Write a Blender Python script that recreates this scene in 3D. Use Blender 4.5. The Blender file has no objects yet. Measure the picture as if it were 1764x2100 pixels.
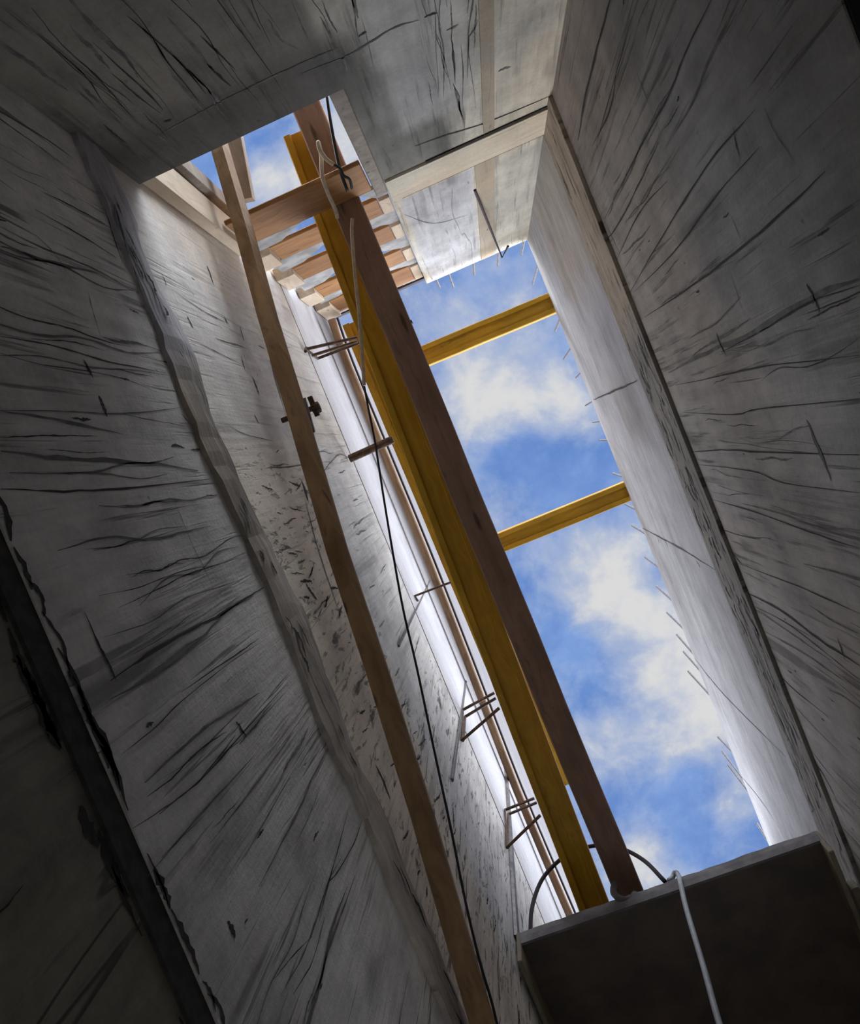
import bpy, bmesh, math, random
import numpy as np
from mathutils import Vector, Matrix
random.seed(7)
rng = np.random.default_rng(11)
S = bpy.context.scene
COL = S.collection

# ------------------------------------------------------------------ camera
# world axes: X across the slot, Y along it, Z up; the camera looks almost straight up from (0,0,0)
F = 1700.0
CX, CY, VX, VY, ROLL = 882.0, 1050.0, 1016.0, 917.0, 0.3856
def _cv(px, py): return np.array([px - CX, py - CY, F], float)
_z = _cv(VX, VY); _z /= np.linalg.norm(_z)
_y = np.array([math.sin(ROLL), math.cos(ROLL), 0.0]); _y -= _z * (_y @ _z); _y /= np.linalg.norm(_y)
_x = np.cross(_y, _z)
M = np.array([_x, _y, _z])
cam_d = bpy.data.cameras.new('camera')
cam_d.sensor_fit = 'AUTO'; cam_d.sensor_width = 36.0
cam_d.lens = F / 2100.0 * 36.0
cam_d.clip_start = 0.02; cam_d.clip_end = 500
cam = bpy.data.objects.new('camera', cam_d); COL.objects.link(cam)
m3 = Matrix([[M[r, 0], -M[r, 1], -M[r, 2]] for r in range(3)])
cam.matrix_world = m3.to_4x4()
S.camera = cam
def ray(p): return M @ _cv(*p)
def atz(px, py, h): d = ray((px, py)); return Vector(d * h / d[2])
def atx(px, py, x): d = ray((px, py)); return Vector(d * x / d[0])
def aty(px, py, y): d = ray((px, py)); return Vector(d * y / d[1])

# ------------------------------------------------------------------ node helper
class NT:
    def __init__(s, tree): s.t = tree; s.n = tree.nodes; s.l = tree.links
    def put(s, sock, v):
        if v is None: return
        if isinstance(v, bpy.types.NodeSocket): s.l.new(v, sock)
        else:
            if isinstance(v, (tuple, list)) and sock.type == 'RGBA' and len(v) == 3: v = (*v, 1)
            sock.default_value = v
    def math(s, op, a, b=None, c=None, clamp=False):
        n = s.n.new('ShaderNodeMath'); n.operation = op; n.use_clamp = clamp
        for i, v in enumerate((a, b, c)): s.put(n.inputs[i], v)
        return n.outputs[0]
    def vmath(s, op, a, b=None, out=0):
        n = s.n.new('ShaderNodeVectorMath'); n.operation = op
        s.put(n.inputs[0], a); s.put(n.inputs[1], b)
        return n.outputs[out]
    def sep(s, v):
        n = s.n.new('ShaderNodeSeparateXYZ'); s.put(n.inputs[0], v); return n.outputs
    def comb(s, x, y, z=0.0):
        n = s.n.new('ShaderNodeCombineXYZ')
        for i, v in enumerate((x, y, z)): s.put(n.inputs[i], v)
        return n.outputs[0]
    def noise(s, v, scale=1.0, detail=4.0, rough=0.55, dist=0.0, col=False):
        n = s.n.new('ShaderNodeTexNoise'); s.put(n.inputs['Vector'], v)
        n.inputs['Scale'].default_value = scale; n.inputs['Detail'].default_value = detail
        n.inputs['Roughness'].default_value = rough; n.inputs['Distortion'].default_value = dist
        return n.outputs['Color' if col else 'Fac']
    def voro(s, v, scale=1.0, out='Distance'):
        n = s.n.new('ShaderNodeTexVoronoi'); s.put(n.inputs['Vector'], v); n.inputs['Scale'].default_value = scale
        return n.outputs[out]
    def ss(s, v, a, b, lo=0.0, hi=1.0):
        n = s.n.new('ShaderNodeMapRange'); n.interpolation_type = 'SMOOTHSTEP'
        s.put(n.inputs['Value'], v)
        for k, w in (('From Min', a), ('From Max', b), ('To Min', lo), ('To Max', hi)): s.put(n.inputs[k], w)
        return n.outputs['Result']
    def mix(s, f, a, b, mode='MIX'):
        n = s.n.new('ShaderNodeMix'); n.data_type = 'RGBA'; n.blend_type = mode
        s.put(n.inputs['Factor'], f); s.put(n.inputs['A'] if False else n.inputs[6], a); s.put(n.inputs[7], b)
        return n.outputs[2]

# ------------------------------------------------------------------ sky (world) : broken cloud overhead, added bright haze lower down
SKY_GAIN = 1.0
FILL_HAZE_GAIN = 12.0
FILL_HAZE_SIDE = 9.5
LOW_GAIN = -40.0
EXPOSURE = 0.0
W = bpy.data.worlds.new('sky'); S.world = W; W.use_nodes = True
W.node_tree.nodes.clear()
t = NT(W.node_tree)
tc = t.n.new('ShaderNodeTexCoord')
D = tc.outputs['Generated']
dx, dy, dz = t.sep(D)
dzc = t.math('MAXIMUM', dz, 0.08)
u = t.math('DIVIDE', dx, dzc); v = t.math('DIVIDE', dy, dzc)
uv = t.comb(u, v, 0.0)
warp = t.noise(uv, 5.0, 3, 0.5, col=True)
uvw = t.vmath('ADD', uv, t.vmath('MULTIPLY', t.vmath('SUBTRACT', warp, (0.5, 0.5, 0.5)), (0.07, 0.07, 0.0)))
nz = t.noise(uvw, 6.5, 8, 0.62)
nf = t.noise(t.vmath('ADD', uvw, (3.1, 1.7, 0)), 19.0, 6, 0.6)
dens = t.math('MULTIPLY_ADD', nz, 1.5, -0.735)
dens = t.math('MULTIPLY_ADD', t.math('SUBTRACT', nf, .5), .5, dens)
# (pixel-free) cloud banks and clear patches given by where they stand overhead
def cloud(px, py, r, w):
    global dens
    d = ray((px, py)); c = (d[0] / d[2], d[1] / d[2], 0.0)
    q = t.vmath('DISTANCE', uvw, c, out=1)
    g = t.math('POWER', 2.718, t.math('MULTIPLY', t.math('MULTIPLY', q, q), -1.0 / (r / F) ** 2))
    dens = t.math('MULTIPLY_ADD', g, w, dens)
for c in ((1010, 800, 95, .42), (1150, 850, 80, .36), (930, 700, 70, .12), (1230, 1180, 95, .48), (1330, 1270, 90, .5), (1400, 1390, 90, .52),
          (1450, 1500, 80, .5), (1500, 1640, 60, .34), (1260, 1520, 90, .22), (1300, 1760, 80, .42), (850, 650, 60, .2),
          (1010, 1060, 70, .16), (1090, 1180, 60, -.08), (560, 390, 60, .5), (720, 300, 80, .5), (640, 340, 70, .3),
          (1090, 950, 95, -.26), (1190, 1000, 75, -.3), (1200, 690, 60, -.08), (1090, 640, 60, .12), (1190, 1330, 70, -.34),
          (1130, 1270, 60, -.22), (1400, 1620, 70, -.36), (1420, 1720, 60, -.26), (1290, 1640, 50, -.12), (1240, 1420, 60, -.12),
          (410, 370, 60, -.36), (530, 460, 40, -.2)):
    cloud(*c)
cover = t.ss(dens, -0.22, 0.34)
core = t.ss(dens, 0.12, 0.6)
blue = t.mix(t.ss(nz, 0.3, 0.7), (0.12, 0.24, 0.58), (0.24, 0.39, 0.74))
cl = t.mix(t.ss(t.math('MULTIPLY_ADD', t.math('SUBTRACT', nf, .5), .7, dens), 0.10, 0.62), (0.42, 0.49, 0.66), (0.70, 0.70, 0.70))
sky = t.mix(cover, blue, cl)
# lower sky: unseen bright band added to light the walls, strongest along the slot
haze = t.ss(dz, 0.855, 0.58)
azl = t.math('SQRT', t.math('MAXIMUM', t.math('SUBTRACT', 1.0, t.math('MULTIPLY', dz, dz)), 1e-4))
ay = t.math('DIVIDE', dy, azl)
azw = t.math('MULTIPLY_ADD', t.ss(ay, 0.1, 0.9), 1.0, t.math('MULTIPLY', t.ss(ay, -0.3, -0.95), 0.7))
hz = t.math('MULTIPLY_ADD', azw, FILL_HAZE_GAIN, FILL_HAZE_SIDE)
low = t.ss(dz, 0.40, 0.22)
hz = t.math('MAXIMUM', t.math('MULTIPLY_ADD', low, LOW_GAIN, hz), 1.3)
skyc = t.mix(haze, sky, t.vmath('MULTIPLY', t.comb(hz, hz, hz), t.mix(low, (0.74, 0.765, 0.82), (0.86, 0.78, 0.70))))
up = t.ss(dz, -0.02, 0.03)
skyc = t.mix(up, (0.10, 0.095, 0.088), skyc)
bg = t.n.new('ShaderNodeBackground'); t.put(bg.inputs['Color'], skyc); bg.inputs['Strength'].default_value = SKY_GAIN
wo = t.n.new('ShaderNodeOutputWorld'); t.l.new(bg.outputs[0], wo.inputs[0])
W.cycles.sampling_method = 'MANUAL'; W.cycles.sample_map_resolution = 1024

S.view_settings.view_transform = 'Standard'; S.view_settings.look = 'None'
S.view_settings.exposure = EXPOSURE; S.view_settings.gamma = 1.0
S.view_settings.use_curve_mapping = False
S.cycles.max_bounces = 10; S.cycles.diffuse_bounces = 8

# ------------------------------------------------------------------ dimensions
XL, XR, YE = -0.767, 0.752, -1.262
ZT = 6.0                     # top of the end wall and of the right wall
ZSEAM, ZGROOVE = 2.33, 1.22  # pour joints in the left wall
ZSILL = 2.76
ZR1, ZR0 = 4.03, 3.60        # ledge in the right wall
ZLINT = 1.40
ZF = -1.5
YB = 3.6                     # closing wall beyond the deck
FILL_GAP_TOP = .7  # top of the gap added under the back wall to let fill light in

# ------------------------------------------------------------------ materials
def newmat(name):
    m = bpy.data.materials.new(name); m.use_nodes = True
    t = NT(m.node_tree); b = t.n['Principled BSDF']
    return m, t, b
def concrete(name, base, axis, warm=0.35, streak='z', vermic=None, contrast=1.0, crack=1.0, pits=1.0, patch=None, stain=None):
    """board-marked concrete; axis = horizontal wall axis ('x' or 'y')"""
    m, t, b = newmat(name)
    g = t.n.new('ShaderNodeNewGeometry'); P = g.outputs['Position']
    px, py, pz = t.sep(P)
    h = px if axis == 'x' else py
    if streak == 'z': A = lambda a, c: t.comb(t.math('MULTIPLY', h, a), t.math('MULTIPLY', pz, c), 0.0)
    else: A = lambda a, c: t.comb(t.math('MULTIPLY', pz, a), t.math('MULTIPLY', h, c), 0.0)
    iso = t.comb(h, pz, 0.0)
    big = t.noise(iso, 1.3, 4, 0.6)
    med = t.noise(t.vmath('ADD', iso, (7.3, 2.1, 0)), 4.5, 5, 0.6)
    s1 = t.noise(A(9, .9), 1.0, 4, 0.6, .3)
    s2 = t.noise(A(38, 2.2), 1.0, 3, 0.6)
    fine = t.noise(iso, 60.0, 4, 0.7)
    val = t.math('MULTIPLY_ADD', t.math('SUBTRACT', big, .5), 1.0 * contrast, 1.0)
    val = t.math('MULTIPLY_ADD', t.math('SUBTRACT', med, .5), .80 * contrast, val)
    val = t.math('MULTIPLY_ADD', t.math('SUBTRACT', s1, .5), .75 * contrast, val)
    val = t.math('MULTIPLY_ADD', t.math('SUBTRACT', s2, .5), .40 * contrast, val)
    val = t.math('MULTIPLY_ADD', t.math('SUBTRACT', fine, .5), .40, val)
    mott = t.noise(t.vmath('ADD', A(16, 7), (2.2, 3.3, 0)), 1.0, 5, .65, .5)
    val = t.math('MULTIPLY_ADD', t.math('SUBTRACT', mott, .5), .55 * contrast, val)
    # hairline streak cracks
    dark = None
    def ridge(a, c, w, off, thr):
        n = t.noise(t.vmath('ADD', A(a, c), (off, off * .7, 0)), 1.0, 3, 0.5, .15)
        r = t.math('ABSOLUTE', t.math('SUBTRACT', n, .5))
        k = t.ss(r, w, w * .25)
        msk = t.ss(t.noise(t.vmath('ADD', iso, (off * 2, off, 0)), 2.2, 2, .5), thr, thr + .14)
        return t.math('MULTIPLY', k, msk)
    r1 = t.math('MULTIPLY', ridge(4.2, .20, .006, 3.1, .50), .7)
    def smear(a, c, lo, hi, off, amt):
        n = t.noise(t.vmath('ADD', A(a, c), (off, off, 0)), 1.0, 4, .55, .1)
        msk = t.ss(t.noise(t.vmath('ADD', iso, (off, off * 2, 0)), 1.7, 3, .6), .36, .56)
        return t.math('MULTIPLY', t.math('MULTIPLY', t.ss(n, lo, hi), msk), amt)
    r2 = t.math('MAXIMUM', smear(10, .55, .56, .70, 4.4, .55), smear(32, 1.1, .57, .68, 8.8, .60))
    r3 = smear(4, 1.4, .58, .75, 12.7, .30)
    dark = t.math('MAXIMUM', r1, t.math('MAXIMUM', r2, r3))
    dark = t.math('MULTIPLY', dark, crack)
    # elongated blow holes
    vv = t.voro(t.vmath('ADD', A(26, 9), t.vmath('MULTIPLY', t.noise(iso, 9, 2, .5, col=True), (1.2, 1.2, 0))), 1.0)
    hole = t.ss(vv, .17, .08)
    hm = t.ss(t.noise(t.vmath('ADD', iso, (4.4, 8.8, 0)), 3.0, 3, .6), .54, .66)
    hole = t.math('MULTIPLY', t.math('MULTIPLY', hole, hm), .7 * pits)
    dark = t.math('MAXIMUM', dark, hole)
    if vermic:                       # worm-track rough zones: list of (h0,h1,z0,z1,soft)
        w1 = t.ss(t.noise(A(34, 8), 1.0, 4, .6, .5), .57, .66)
        w2 = t.ss(t.noise(t.vmath('ADD', A(13, 3.6), (5, 9, 0)), 1.0, 4, .6, .4), .60, .68)
        wv = t.math('MAXIMUM', t.math('MULTIPLY', w1, .62), t.math('MULTIPLY', w2, .8))
        zone = None
        for (h0, h1, z0, z1, so) in vermic:
            jz = t.math('MULTIPLY_ADD', t.math('SUBTRACT', med, .5), so * 1.6, pz)
            jh = t.math('MULTIPLY_ADD', t.math('SUBTRACT', big, .5), so * 3.0, h)
            k = t.math('MULTIPLY', t.math('MULTIPLY', t.ss(jh, h0 - so, h0 + so), t.ss(jh, h1 + so, h1 - so)),
                       t.math('MULTIPLY', t.ss(jz, z0 - so, z0 + so), t.ss(jz, z1 + so, z1 - so)))
            zone = k if zone is None else t.math('MAXIMUM', zone, k)
        dark = t.math('MAXIMUM', dark, t.math('MULTIPLY', wv, zone))
    cool = tuple(base); wm = (base[0] * 1.06, base[1] * .97, base[2] * .86)
    cmix = t.mix(t.ss(t.noise(t.vmath('ADD', iso, (1.7, 5.5, 0)), .9, 4, .6), .62 - warm * .5, .86 - warm * .5), cool, wm)
    if patch:                        # patches of another tone: (h0,h1,z0,z1,soft,color)
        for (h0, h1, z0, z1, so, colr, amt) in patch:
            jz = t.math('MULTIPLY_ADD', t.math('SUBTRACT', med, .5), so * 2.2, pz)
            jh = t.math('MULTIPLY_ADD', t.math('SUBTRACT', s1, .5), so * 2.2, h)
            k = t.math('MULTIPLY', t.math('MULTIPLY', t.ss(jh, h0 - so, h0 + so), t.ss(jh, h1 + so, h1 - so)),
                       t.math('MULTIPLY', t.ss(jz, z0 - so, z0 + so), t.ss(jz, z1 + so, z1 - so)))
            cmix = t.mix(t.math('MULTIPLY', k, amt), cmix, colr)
    col = t.vmath('MULTIPLY', cmix, t.comb(val, val, val))
    col = t.mix(dark, col, (.030, .027, .024))
    t.put(b.inputs['Base Color'], col)
    b.inputs['Roughness'].default_value = .85
    b.inputs['Specular IOR Level'].default_value = .25
    hgt = t.math('MULTIPLY_ADD', dark, -1.1, t.math('MULTIPLY_ADD', s1, .5, t.math('MULTIPLY_ADD', s2, .35, t.math('MULTIPLY', fine, .25))))
    bp = t.n.new('ShaderNodeBump'); bp.inputs['Strength'].default_value = .6; bp.inputs['Distance'].default_value = .014
    t.put(bp.inputs['Height'], hgt); t.l.new(bp.outputs[0], b.inputs['Normal'])
    return m
def wood(name, c1, c2, axis, stretch=40.0, rough=.6, knots=True, spec=.3):
    m, t, b = newmat(name)
    tcn = t.n.new('ShaderNodeTexCoord'); P = tcn.outputs['Object']
    sc = {'x': (1.2, stretch, stretch), 'y': (stretch, 1.2, stretch), 'z': (stretch, stretch, 1.2)}[axis]
    v = t.vmath('MULTIPLY', P, sc)
    wv = t.vmath('ADD', v, t.vmath('MULTIPLY', t.noise(P, 3.0, 3, .5, col=True), (3., 3., 3.)))
    n1 = t.noise(wv, .7, 5, .6, .5); n2 = t.noise(P, 2.2, 4, .6)
    col = t.mix(t.ss(n1, .3, .7), c1, c2)
    dk = t.ss(t.noise(wv, 1.3, 3, .6, .8), .56, .72)
    col = t.mix(t.math('MULTIPLY', dk, .45), col, tuple(.45 * q for q in c1))
    k2 = t.math('MULTIPLY_ADD', t.math('SUBTRACT', n2, .5), .9, 1.0)
    col = t.vmath('MULTIPLY', col, t.comb(k2, k2, k2))
    if knots:
        q = t.vmath('MULTIPLY', P, tuple(2.3 if s < 5 else 12. for s in sc))
        kd = t.ss(t.voro(q, 1.0), .16, .06)
        col = t.mix(t.math('MULTIPLY', kd, .7), col, (.035, .02, .012))
    t.put(b.inputs['Base Color'], col); b.inputs['Roughness'].default_value = rough
    b.inputs['Specular IOR Level'].default_value = spec
    bp = t.n.new('ShaderNodeBump'); bp.inputs['Strength'].default_value = .35; bp.inputs['Distance'].default_value = .004
    t.put(bp.inputs['Height'], n1); t.l.new(bp.outputs[0], b.inputs['Normal'])
    return m
def plain(name, c, rough=.5, metal=0.0, var=.5, scale=20.0, c2=None):
    m, t, b = newmat(name)
    tcn = t.n.new('ShaderNodeTexCoord'); P = tcn.outputs['Object']
    n = t.noise(P, scale, 5, .6)
    col = t.mix(t.ss(n, .35, .68), tuple(q * (1 - var * .5) for q in c), c2 or tuple(min(1, q * (1 + var * .5)) for q in c))
    t.put(b.inputs['Base Color'], col); b.inputs['Roughness'].default_value = rough; b.inputs['Metallic'].default_value = metal
    return m
CG = (.46, .455, .45)
m_left = concrete('concrete_left_upper', (.72, .70, .68), 'y', warm=.35,
                  vermic=[(-.25, 2.6, 2.5, 3.55, .12), (.9, 3.4, 3.2, 4.6, .15)], contrast=.75, crack=.5, pits=.7,
                  patch=[(-.3, 4, 2.3, 3.5, .12, (.93, .85, .75), 1.0), (-.3, 4, 3.4, 4.7, .2, (.78, .78, .77), .85)])  # first patch is paler to make up for light the beams block
m_left_top = concrete('concrete_left_top', (.66, .66, .70), 'y', warm=.05, contrast=.35, crack=.25, pits=.2, streak='h', patch=[(-3, 6, 5.25, 14, .35, (.34, .34, .37), 1.0), (-3, 6, 6.0, 14, .3, (.20, .20, .225), 1.0)])  # patches darken the top in colour to hold back sky glare
m_left_low = concrete('concrete_left_middle', (.66, .645, .625), 'y', warm=.15, contrast=1.0, crack=1.0, pits=.35)
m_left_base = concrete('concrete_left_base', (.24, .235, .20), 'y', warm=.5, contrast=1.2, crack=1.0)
m_seam = concrete('concrete_seam', (.33, .31, .29), 'y', warm=.6, contrast=1.2, streak='h', crack=.7, patch=[(-1.3, -.55, 0, 9, .1, (.42, .42, .47), .8), (-.60, .0, 2.36, 9, .10, (.19, .175, .155), .9), (.1, 4, 0, 9, .2, (.50, .455, .41), .8)])
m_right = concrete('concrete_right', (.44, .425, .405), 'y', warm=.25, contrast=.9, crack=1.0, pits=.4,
                   patch=[(-.95, .1, 2.3, 3.9, .3, (.42, .385, .34), .8), (-1.3, -.85, 0, 4, .02, (.33, .29, .26), .85), (-1.2, 0.0, 1.3, 2.6, .25, (.26, .265, .27), .7), (0, 4, 1.0, 2.2, .3, (.30, .30, .31), .7)])  # last two patches: darker towards the wall's bottom
m_right_top = concrete('concrete_right_top', (.44, .445, .465), 'y', warm=.05, contrast=.8, streak='h', crack=.25, pits=.3,
                       patch=[(-1.3, -.62, 4, 5.2, .12, (.42, .385, .33), .8), (-.1, .28, 4.3, 5.0, .12, (.30, .29, .275), .7)])
m_ledge = concrete('concrete_ledge', (.40, .37, .33), 'y', warm=.7, contrast=.9, streak='h',
                   vermic=[(-1.3, 3.0, 3.3, 4.3, .06)], patch=[(-.25, 4, 0, 9, .15, (.25, .24, .22), .9)])
m_end = concrete('concrete_end', (.62, .60, .53), 'x', warm=.5, contrast=.9, crack=.7, pits=.5,
                 patch=[(-.9, -.02, 0, 9, .03, (.27, .25, .22), 1.0), (-.9, .12, 2.45, 3.0, .12, (.13, .125, .115), .9), (-.05, .33, 2.75, 3.75, .09, (.16, .16, .145), .9),
                        (.02, .40, 4.05, 9, .03, (.52, .53, .555), .9), (.42, .80, 4.1, 9, .03, (.52, .51, .44), .8), (.10, .40, 2.0, 3.3, .07, (.52, .52, .51), .7)])
m_band = concrete('concrete_band', (.68, .64, .54), 'x', warm=.5, contrast=.5, crack=.5, streak='h')
m_strip = concrete('concrete_strip', (.44, .40, .33), 'x', warm=.6, contrast=.5, crack=.2)
m_soffit_shade = plain('soffit_shade_black', (.018, .017, .016), .95, var=.4, scale=6)  # near black, stands in for shade on the lintel underside
m_room = plain('room_shade_black', (.02, .019, .018), .9, var=.4, scale=3)  # darkness of the unlit side room put into the colour
m_floor = concrete('concrete_floor', (.24, .23, .22), 'y', warm=.4)
m_crack = plain('crack_dark', (.045, .042, .039), .95, var=.6, scale=30)
m_crack_soft = plain('joint_stain', (.17, .165, .16), .95, var=.6, scale=18)
m_yellow = wood('yellow_formwork_timber', (.50, .27, .015), (.66, .38, .03), 'y', 26, .5, knots=False)
m_yellow_x = wood('yellow_formwork_timber_cross', (.50, .27, .015), (.66, .38, .03), 'x', 26, .5, knots=False)
m_brown = wood('brown_timber', (.25, .15, .105), (.36, .225, .16), 'y', 30, .65)
m_board = wood('board_timber', (.30, .135, .045), (.41, .21, .08), 'x', 22, .6)
m_cream = wood('cream_timber', (.58, .46, .33), (.70, .58, .44), 'z', 26, .6)
m_batten = wood('batten_timber', (.27, .16, .08), (.42, .27, .145), 'y', 24, .6)
m_greywood = wood('grey_timber', (.26, .22, .18), (.38, .33, .28), 'y', 26, .7)
m_pole = wood('pole_timber', (.26, .15, .08), (.44, .29, .17), 'y', 18, .5)
m_grey = plain('grey_mortar', (.38, .38, .38), .85, var=.5, scale=9)
m_rust = plain('rusty_steel', (.10, .06, .042), .7, .3, .8, 40, (.17, .10, .065))
m_dark = plain('dark_steel', (.045, .035, .04), .55, .4, .5, 25)
m_stub = plain('grey_steel', (.16, .15, .15), .5, .4, .5, 30)
m_galv = plain('weathered_frame_steel', (.15, .14, .145), .7, .0, .6, 8, (.21, .20, .205))
m_sheet = plain('dark_brown_panel_film', (.075, .055, .042), .45, 0, .7, 5, (.10, .068, .05))
m_rail = plain('olive_rail_timber', (.20, .17, .12), .7, 0, .4, 7)
m_cord = plain('cream_cord', (.55, .45, .33), .7, 0, .3, 40)
m_black = plain('black_cable', (.02, .02, .024), .5, 0, .3, 40)
m_hose = plain('dark_hose', (.02, .014, .018), .9, 0, .3, 20)
m_pale = plain('pale_cable', (.52, .58, .64), .4, 0, .2, 30)
m_plate = plain('plate_zinc', (.45, .45, .48), .45, .3, .4, 20)

# ------------------------------------------------------------------ mesh helpers
def tag(o, label=None, cat=None, group=None, kind=None):
    if label: o['label'] = label
    if cat: o['category'] = cat
    if group: o['group'] = group
    if kind: o['kind'] = kind
    return o
def link(name, bm, mats, parent=None, smooth=False):
    me = bpy.data.meshes.new(name); bm.normal_update(); bm.to_mesh(me); bm.free()
    for mm in (mats if isinstance(mats, (list, tuple)) else [mats]): me.materials.append(mm)
    if smooth:
        for p in me.polygons: p.use_smooth = True
    o = bpy.data.objects.new(name, me); COL.objects.link(o)
    if parent is not None:
        o.parent = parent
        o.matrix_parent_inverse = parent.matrix_world.inverted()
    return o
def empty(name, loc):
    o = bpy.data.objects.new(name, None); o.location = loc; o.empty_display_size = .1; COL.objects.link(o)
    o.matrix_world = Matrix.Translation(loc)
    return o
def box(bm, a, b, mi=0, bevel=0.0):
    """axis-aligned box between corners a and b"""
    a, b = Vector(a), Vector(b); lo = Vector(map(min, a, b)); hi = Vector(map(max, a, b))
    r = bmesh.ops.create_cube(bm, size=1.0, matrix=Matrix.Translation((lo + hi) / 2) @ Matrix.Diagonal((*(hi - lo), 1)))
    fs = set(f for v in r['verts'] for f in v.link_faces)
    for f in fs: f.material_index = mi
    if bevel > 0:
        es = list(set(e for v in r['verts'] for e in v.link_edges))
        q = bmesh.ops.bevel(bm, geom=es, offset=bevel, segments=1, affect='EDGES')
        for f in q['faces']: f.material_index = mi
def bar(bm, p, q, w, h, up=(0, 0, 1), bevel=0.004, mi=0, wob=0.0, seg=1):
    """rectangular bar from p to q, w across, h along 'up'"""
    p, q = Vector(p), Vector(q); d = (q - p).normalized(); up = Vector(up)
    s = d.cross(up).normalized(); u2 = s.cross(d).normalized()
    rings = []
    for i in range(seg + 1):
        k = i / seg; c = p.lerp(q, k)
        if 0 < i < seg and wob: c = c + s * random.uniform(-wob, wob) + u2 * random.uniform(-wob, wob)
        b = bevel; ring = []
        for (x, y) in ((-w / 2 + b, -h / 2), (w / 2 - b, -h / 2), (w / 2, -h / 2 + b), (w / 2, h / 2 - b), (w / 2 - b, h / 2), (-w / 2 + b, h / 2), (-w / 2, h / 2 - b), (-w / 2, -h / 2 + b)):
            ring.append(bm.verts.new(c + s * x + u2 * y))
        rings.append(ring)
    for r0, r1 in zip(rings, rings[1:]):
        for i in range(8):
            f = bm.faces.new((r0[i], r0[(i + 1) % 8], r1[(i + 1) % 8], r1[i])); f.material_index = mi
    bm.faces.new(rings[0][::-1]).material_index = mi; bm.faces.new(rings[-1]).material_index = mi
    bmesh.ops.recalc_face_normals(bm, faces=bm.faces)
def tube(bm, pts, r, n=8, mi=0, r2=None):
    pts = [Vector(p) for p in pts]; rings = []; prev = None
    for i, p in enumerate(pts):
        d = ((pts[min(i + 1, len(pts) - 1)] - p).normalized() + (p - pts[max(i - 1, 0)]).normalized())
        d.normalize()
        a = prev if prev is not None else (Vector((0, 0, 1)) if abs(d.z) < .9 else Vector((1, 0, 0)))
        s = d.cross(a).normalized(); w = s.cross(d).normalized(); prev = w
        rr = r if r2 is None else r + (r2 - r) * i / max(1, len(pts) - 1)
        rings.append([bm.verts.new(p + (s * math.cos(2 * math.pi * k / n) + w * math.sin(2 * math.pi * k / n)) * rr) for k in range(n)])
    for r0, r1 in zip(rings, rings[1:]):
        for k in range(n):
            bm.faces.new((r0[k], r0[(k + 1) % n], r1[(k + 1) % n], r1[k])).material_index = mi
    bm.faces.new(rings[0]).material_index = mi; bm.faces.new(rings[-1][::-1]).material_index = mi
    bmesh.ops.recalc_face_normals(bm, faces=bm.faces)
def smooth_pts(pts, k=6):
    """Catmull-Rom through points"""
    P = [Vector(p) for p in pts]; P = [P[0] * 2 - P[1]] + P + [P[-1] * 2 - P[-2]]; out = []
    for i in range(1, len(P) - 2):
        for j in range(k):
            s = j / k; a, b, c, d = P[i - 1:i + 3]
            out.append(.5 * ((2 * b) + (c - a) * s + (2 * a - 5 * b + 4 * c - d) * s * s + (3 * b - a - 3 * c + d) * s ** 3))
    out.append(P[-2]); return out
def prism(bm, poly, n, depth, mi=0):
    """polygon (3D points) extruded along n by depth"""
    n = Vector(n) * depth; a = [bm.verts.new(Vector(p)) for p in poly]; b = [bm.verts.new(Vector(p) + n) for p in poly]
    k = len(a); bm.faces.new(a).material_index = mi; bm.faces.new(b[::-1]).material_index = mi
    for i in range(k): bm.faces.new((a[i], b[i], b[(i + 1) % k], a[(i + 1) % k])).material_index = mi
    bmesh.ops.recalc_face_normals(bm, faces=bm.faces)
def crack(bm, pts, w, nrm, mi=1, taper=True, jit=.14, off=.0015):
    """ragged dark crack lying on a wall: pts on the wall plane, w in metres at the middle"""
    nrm = Vector(nrm); P = smooth_pts(pts, 5) if len(pts) > 2 else [Vector(pts[0]).lerp(Vector(pts[1]), i / 6) for i in range(7)]
    N = len(P); L = []; R = []
    for i, p in enumerate(P):
        d = (P[min(i + 1, N - 1)] - P[max(i - 1, 0)]).normalized(); s = d.cross(nrm).normalized()
        k = i / (N - 1); env = (math.sin(math.pi * min(max(k, .03), .97)) ** .6) if taper else 1.0
        ww = w * .5 * env; p = p + s * random.uniform(-1, 1) * w * jit + nrm * off
        L.append(bm.verts.new(p + s * ww * random.uniform(.5, 1.5))); R.append(bm.verts.new(p - s * ww * random.uniform(.5, 1.5)))
    for i in range(N - 1):
        f = bm.faces.new((L[i], L[i + 1], R[i + 1], R[i])); f.material_index = mi
        f.normal_update()
        if f.normal.dot(nrm) < 0: f.normal_flip()
def plane_pts(px, axis, val):
    return [(atx(x, y, val) if axis == 'x' else aty(x, y, val)) for x, y in px]
def wcracks(bm, lst, axis, val, nrm):
    for e in lst:
        w, pts = e[0], e[1]; mi = e[2] if len(e) > 2 else 1
        P = plane_pts(pts, axis, val); w *= .8
        dist = sum((p.z for p in P)) / len(P)
        # width in metres; foreshortened sideways widths follow the wall
        crack(bm, P, w * max(dist, .9) / F, nrm, mi)
def hairlines(b, axis, val, nrm, n, h0, h1, z0, z1, mi=1, lmin=.15, lmax=.8, w=.0022, lean=.05):
    for k in range(n):
        h = random.uniform(h0, h1); l = random.uniform(lmin, lmax); z = random.uniform(z0, max(z0 + .01, z1 - l)); m = 5; sg = random.choice((-1, 1))
        P = []
        for i in range(m):
            hh = h + lean * l * random.uniform(-1, 1) * (.35 if lean < .1 else .08) + lean * l * i / m * sg; zz = z + l * i / (m - 1)
            P.append(Vector((val, hh, zz)) if axis == 'x' else Vector((hh, val, zz)))
        if max(p.z for p in P) > z1: continue
        crack(b, P, w * random.uniform(.5, 1.6), nrm, mi, jit=.22 if mi == 1 else .04)
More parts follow.
